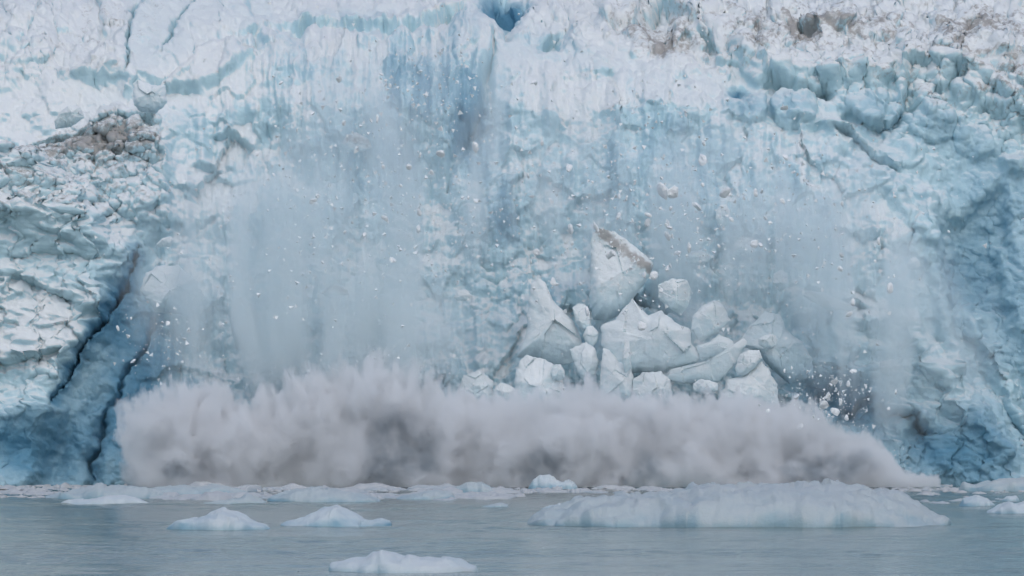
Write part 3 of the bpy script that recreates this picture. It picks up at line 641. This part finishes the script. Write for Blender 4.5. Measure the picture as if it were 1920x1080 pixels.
def powder(n):
    base = np.array([(1, 0, -.5), (-.5, .87, -.5), (-.5, -.87, -.5), (0, 0, 1)]) ; f4 = [(0, 2, 1), (0, 1, 3), (1, 2, 3), (2, 0, 3)]
    g = np.random.RandomState(11); zones = [(700, 300, 240, 210, 1.), (560, 470, 220, 190, .8), (1250, 420, 270, 170, 1.2), (1500, 420, 220, 190, .8), (1560, 740, 80, 55, .35), (900, 430, 260, 160, .8), (340, 640, 100, 60, .2), (820, 150, 90, 80, .4), (1150, 230, 200, 110, .4)]
    wz = np.array([z[4] for z in zones]); wz /= wz.sum(); Vs_ = []; Fs_ = []
    for i in range(n):
        z = zones[g.choice(len(zones), p=wz)]; px, py = z[0] + z[2] * .6 * g.randn(), z[1] + z[3] * .6 * g.randn()
        if py > 800: continue
        Y = g.uniform(594, 612); c_ = np.array(at(px, py, Y)); sz = .07 + .27 * g.rand() ** 4
        M_ = np.linalg.qr(g.randn(3, 3))[0]; b = len(Vs_) * 4
        Vs_.append(c_ + (base * sz * (.6 + .8 * g.rand(4, 1))) @ M_); Fs_ += [tuple(b + k for k in f) for f in f4]
    cr_ = [(236, 765), (325, 712), (396, 698), (460, 722), (556, 703), (640, 692), (700, 664), (790, 690), (885, 738), (1010, 734), (1100, 720), (1200, 742), (1300, 740), (1380, 730), (1500, 756), (1570, 790), (1640, 826), (1700, 862)]
    for i in range(900):
        px = g.uniform(232, 1710); yc = np.interp(px, [a for a, _ in cr_], [b for _, b in cr_]); py = yc - abs(g.randn()) * 16 + 8
        c_ = np.array(at(px, py, g.uniform(595, 600))); sz = .04 + .10 * g.rand() ** 3
        M_ = np.linalg.qr(g.randn(3, 3))[0]; b = len(Vs_) * 4
        Vs_.append(c_ + (base * sz) @ M_); Fs_ += [tuple(b + k for k in f) for f in f4]
    o = mesh_obj('ice_powder', np.concatenate(Vs_), Fs_, M_frag, attrs={'blue': np.full(len(Vs_) * 4, -.5), 'dirt': np.zeros(len(Vs_) * 4)}, smooth=False)
    tag(o, 'fine white ice grit raining down in front of the whole face', 'ice powder', kind='stuff')
powder(4200)
def one(px, py, s_, label, Y=597):
    o = bpy.data.objects.new('ice_fragment', frag_meshes[int(px) % 8]); C.objects.link(o)
    o.location = at(px, py, Y); o.scale = (s_, s_, s_ * .8); o.rotation_euler = (.3, .5, px); tag(o, label, 'ice fragment')
one(1006, 473, .62, 'flat white ice fragment in midair right of the soft blue hollow')
one(961, 498, .32, 'bright round ice fragment just below the soft blue hollow')
one(683, 441, .55, 'round white ice fragment in midair left of the largest rounded chunk')
one(1214, 418, .8, 'round white ice fragment above the right end of the dirt crowned pillar')
one(1428, 358, .5, 'round white ice fragment high right of the dirt crowned pillar')
one(1588, 783, .62, 'round ice ball hanging in front of the dark blue pocket at lower right')
one(825, 164, .38, 'bright white ice fragment high on the central buttress')
one(784, 285, .26, 'white ice fragment glinting beside the central crevice')

# ------------------------------------------------------------------ splash cloud (spray thrown up along the waterline)
crest = [(228, 900), (236, 765), (246, 745), (270, 738), (300, 735), (325, 712), (345, 718), (375, 735), (396, 698), (406, 703), (430, 728), (452, 745), (460, 722), (470, 744), (486, 724), (510, 722), (535, 735), (556, 703), (590, 690), (640, 695), (660, 688), (700, 662), (725, 688), (790, 690), (815, 700), (850, 718), (885, 742), (910, 738), (960, 722), (1010, 734), (1060, 736), (1100, 718), (1150, 724), (1166, 740), (1200, 744), (1260, 736), (1300, 740), (1380, 728), (1410, 744), (1450, 750), (1500, 758), (1540, 772), (1570, 790), (1600, 812), (1640, 832), (1662, 850), (1685, 876), (1712, 903)]
YS = 601.0
sx0 = (crest[0][0] - 960) * K * YS; sx1 = (crest[-1][0] - 960) * K * YS
cz = [CAMH + (HOR - y) * K * YS for _, y in crest]; ZMAX = 18.0
DEP = 7.0
MUD_SHADE = [(735, 842, 3.4, 4.2), (800, 850, 2.2, 2.4), (335, 888, 3.4, 1.4), (1005, 872, 2.6, 2.0), (1215, 866, 2.2, 1.8), (1540, 872, 5.0, 1.6)]  # dark spray patches: muddy jets plus low shade put into the colour
def splash_material():
    q = N('spray_cloud')
    tc = q.n('NewGeometry').outputs['Position']
    wn = q.n('TexNoise', i_Vector=tc); wn.inputs['Scale'].default_value = .5; wn.inputs['Detail'].default_value = 6; wn.inputs['Roughness'].default_value = .68
    off = q.n('VectorMath', operation='SUBTRACT', i_0=wn.outputs['Color']); off.inputs[1].default_value = (.5, .5, .5)
    sc = q.n('VectorMath', operation='MULTIPLY', i_0=off.outputs[0]); sc.inputs[1].default_value = (3.2, 4., 3.2)
    p = q.n('VectorMath', operation='ADD', i_0=tc, i_1=sc.outputs[0])
    w2 = q.n('TexNoise', i_Vector=tc); w2.inputs['Scale'].default_value = .15; w2.inputs['Detail'].default_value = 2
    o2 = q.n('VectorMath', operation='SUBTRACT', i_0=w2.outputs['Color']); o2.inputs[1].default_value = (.5, .5, .5)
    s2 = q.n('VectorMath', operation='MULTIPLY', i_0=o2.outputs[0]); s2.inputs[1].default_value = (7., 6., 4.)
    p = q.n('VectorMath', operation='ADD', i_0=p.outputs[0], i_1=s2.outputs[0])
    sep = q.n('SeparateXYZ', i_0=p.outputs[0])
    xn = q.ss  # placeholder
    mr = q.n('MapRange'); q.set(mr.inputs[0], sep.outputs['X'])
    for i, v in ((1, sx0), (2, sx1), (3, 0.), (4, 1.)): mr.inputs[i].default_value = v
    fc = q.n('FloatCurve'); cm = fc.mapping; cv = cm.curves[0]
    P = [((x - 960) * K * YS, z) for (x, _), z in zip(crest, cz)]
    P = [((x - sx0) / (sx1 - sx0), max(z, .5) / ZMAX) for x, z in P]
    cv.points[0].location = P[0]; cv.points[1].location = P[-1]
    for a in P[1:-1]: cv.points.new(*a)
    for pt in cv.points: pt.handle_type = 'VECTOR'
    cm.update(); q.set(fc.inputs['Value'], mr.outputs[0])
    mj = q.n('Mapping', i_Vector=tc); mj.inputs['Scale'].default_value = (1., .5, .38); mj.inputs['Rotation'].default_value = (0, .12, 0)
    jet = q.noise(mj.outputs[0], .75, 4, .6)
    Hh = q.math('ADD', q.math('MULTIPLY', fc.outputs[0], ZMAX), q.math('MULTIPLY', q.math('SUBTRACT', jet, .5), q.math('MULTIPLY', fc.outputs[0], 17.)))
    a = q.math('DIVIDE', q.math('MAXIMUM', sep.outputs['Z'], 0.), Hh)
    b = q.math('DIVIDE', q.math('SUBTRACT', sep.outputs['Y'], YS + 1), DEP)
    rr = q.math('SQRT', q.math('ADD', q.math('POWER', a, 3.), q.math('MULTIPLY', b, b)))
    d = q.math('SUBTRACT', 1., rr)
    lft = q.math('SUBTRACT', sep.outputs['X'], sx0 - .4)
    d = q.math('MINIMUM', d, q.math('MULTIPLY', q.math('SUBTRACT', lft, q.math('MULTIPLY', q.math('ABSOLUTE', q.math('SUBTRACT', sep.outputs['Z'], 8.5)), .16)), .25))
    # muddy jets in the lower spray; their darker colour also paints in missing shade
    mud_shade = None
    for mx, my, mr, mz in MUD_SHADE:
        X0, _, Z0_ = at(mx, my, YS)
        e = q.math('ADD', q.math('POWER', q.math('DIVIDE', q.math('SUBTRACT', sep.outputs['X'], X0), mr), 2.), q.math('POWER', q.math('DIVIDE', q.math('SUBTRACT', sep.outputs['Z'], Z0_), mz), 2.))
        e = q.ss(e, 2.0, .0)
        mud_shade = e if mud_shade is None else q.math('MAXIMUM', mud_shade, e)
    dens = q.ss(d, .0, .11)
    n2 = q.noise(tc, .16, 3, .55)
    dens = q.math('MULTIPLY', dens, q.ss(n2, .3, .62, .35, 1.25))
    pv = q.n('VolumePrincipled'); pv.inputs['Color'].default_value = (.95, .952, .985, 1)
    q.set(pv.inputs['Color'], q.mix(q.math('MULTIPLY', q.math('MULTIPLY', mud_shade, q.ss(wn.outputs[0], .36, .60)), 1.), (.98, .988, 1.), (.58, .63, .67)))
    pv.inputs['Anisotropy'].default_value = .1
    q.set(pv.inputs['Density'], q.math('MULTIPLY', dens, .75))
    q.t.links.new(pv.outputs[0], q.out.inputs['Volume'])
    try: q.m.cycles.volume_step_rate = .19
    except Exception: pass
    return q.m
n_x, n_a = 260, 26
xs = np.linspace(sx0 - 3.2, sx1 + 3.2, n_x)
Hx = np.interp(xs, [(x - 960) * K * YS for x, _ in crest], np.maximum(cz, 1)) * 1.05 + 1.6
aa = np.linspace(0, np.pi, n_a)
kw = int(3.0 / (xs[1] - xs[0])); Hx = np.max(np.stack([np.roll(Hx, k_) for k_ in range(-kw, kw + 1)]), 0)
ww = (DEP + .8) * np.clip(np.minimum((xs - xs[0]) / 2, (xs[-1] - xs) / 10), .3, 1) ** .5
Hx = np.minimum(Hx, 2 + (xs[-1] - xs) * 1.6)
VX = np.repeat(xs[:, None], n_a, 1)
VY = YS + 1 - ww[:, None] * np.cos(aa)[None]
VZ = .15 + Hx[:, None] * np.abs(np.sin(aa))[None] ** .67
VZ += .5 * fbm(VX / 3, VY / 3, 400, 3) * np.sin(aa)[None]
Vs = np.stack([VX, VY, VZ], -1).reshape(-1, 3)
idc = np.arange(n_x * n_a).reshape(n_x, n_a)
Fs = [tuple(f) for f in np.stack([idc[:-1, :-1], idc[1:, :-1], idc[1:, 1:], idc[:-1, 1:]], -1).reshape(-1, 4).tolist()]
Fs += [(int(idc[i, 0]), int(idc[i, -1]), int(idc[i + 1, -1]), int(idc[i + 1, 0])) for i in range(n_x - 1)]
Fs += [tuple(int(v) for v in idc[0, :]), tuple(int(v) for v in idc[-1, ::-1])]
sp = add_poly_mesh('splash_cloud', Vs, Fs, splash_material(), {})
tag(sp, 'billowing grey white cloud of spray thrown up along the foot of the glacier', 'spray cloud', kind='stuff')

# ------------------------------------------------------------------ ice dust hanging before the face
def dust_material():
    q = N('ice_dust')
    pos = q.n('NewGeometry').outputs['Position']
    mp = q.n('Mapping', i_Vector=pos); mp.inputs['Scale'].default_value = (1.9, 1., .38)
    n1 = q.noise(mp.outputs[0], .085, 4, .62, .6)
    tc = q.n('TexCoord').outputs['Object']
    # fades towards the edge of the cloud's own ellipsoid
    l = q.n('VectorMath', operation='LENGTH', i_0=tc).outputs['Value']
    edge = q.ss(l, 1.0, .35)
    dens = q.math('MULTIPLY', q.ss(n1, .42, .64, .10, 1.15), edge)
    pv = q.n('VolumePrincipled'); pv.inputs['Color'].default_value = (.92, .98, 1., 1); pv.inputs['Anisotropy'].default_value = -.15
    q.set(pv.inputs['Density'], q.math('MULTIPLY', dens, .21))
    q.t.links.new(pv.outputs[0], q.out.inputs['Volume'])
    try: q.m.cycles.volume_step_rate = .6
    except Exception: pass
    return q.m
M_dust = dust_material()
def dust(px, py, rx, ry, Y, d, label):
    nu, nv = 40, 20
    th = np.linspace(0, 2 * np.pi, nu, endpoint=False); ph = np.linspace(0, np.pi, nv + 1)[1:-1]
    T, P_ = np.meshgrid(th, ph)
    x, y, z = np.sin(P_) * np.cos(T), np.sin(P_) * np.sin(T), np.cos(P_)
    V_ = np.concatenate([np.stack([x, y, z], -1).reshape(-1, 3), [[0, 0, 1], [0, 0, -1]]])
    id_ = np.arange(len(ph) * nu).reshape(len(ph), nu); F_ = []
    for i in range(len(ph) - 1):
        for j in range(nu): F_.append((int(id_[i, j]), int(id_[i + 1, j]), int(id_[i + 1, (j + 1) % nu]), int(id_[i, (j + 1) % nu])))
    for j in range(nu):
        F_.append((len(V_) - 2, int(id_[0, j]), int(id_[0, (j + 1) % nu]))); F_.append((int(id_[-1, j]), len(V_) - 1, int(id_[-1, (j + 1) % nu])))
    o = add_poly_mesh('ice_dust', V_, F_, M_dust, {})
    o.location = at(px, py, Y); o.scale = (rx * K * Y, d, ry * K * Y)
    tag(o, label, 'ice dust', 'drifting clouds of ice dust', 'stuff')
dust(540, 540, 400, 300, 609, 9, 'pale veil of ice dust over the left half of the face')
dust(800, 300, 420, 260, 612, 8, 'thin veil of ice dust over the central buttress')
dust(1330, 420, 470, 260, 617, 7, 'thin veil of ice dust over the right half of the face')
dust(660, 640, 420, 130, 606, 6, 'dense low mist of ice dust above the left half of the splash')
dust(1520, 500, 250, 190, 609, 7, 'bright puff of ice dust right of the broken blocks')
for px_, py_, rx_, ry_, Y_, d_, lb_ in (
 (360, 600, 120, 110, 608, 4, 'small bright puff of ice dust beside the long left crack'),
 (520, 430, 130, 170, 610, 4, 'tall plume of ice dust left of the middle of the face'),
 (730, 560, 170, 150, 608, 4, 'billow of ice dust between the left puff and the pointed spire'),
 (1010, 300, 120, 170, 612, 4, 'streaming ice dust below the central crevice'),
 (1440, 430, 150, 130, 608, 4, 'billow of ice dust up behind the pink capped ridge'),
 (1690, 560, 110, 130, 606, 4, 'plume of ice dust sliding down the right buttress'),
 (1250, 640, 260, 90, 603, 3, 'thin low mist drifting in front of the broken blocks')):
    dust(px_, py_, rx_, ry_, Y_, d_, lb_)
dust(1680, 640, 260, 230, 606, 7, 'faint veil of ice dust over the right buttress')
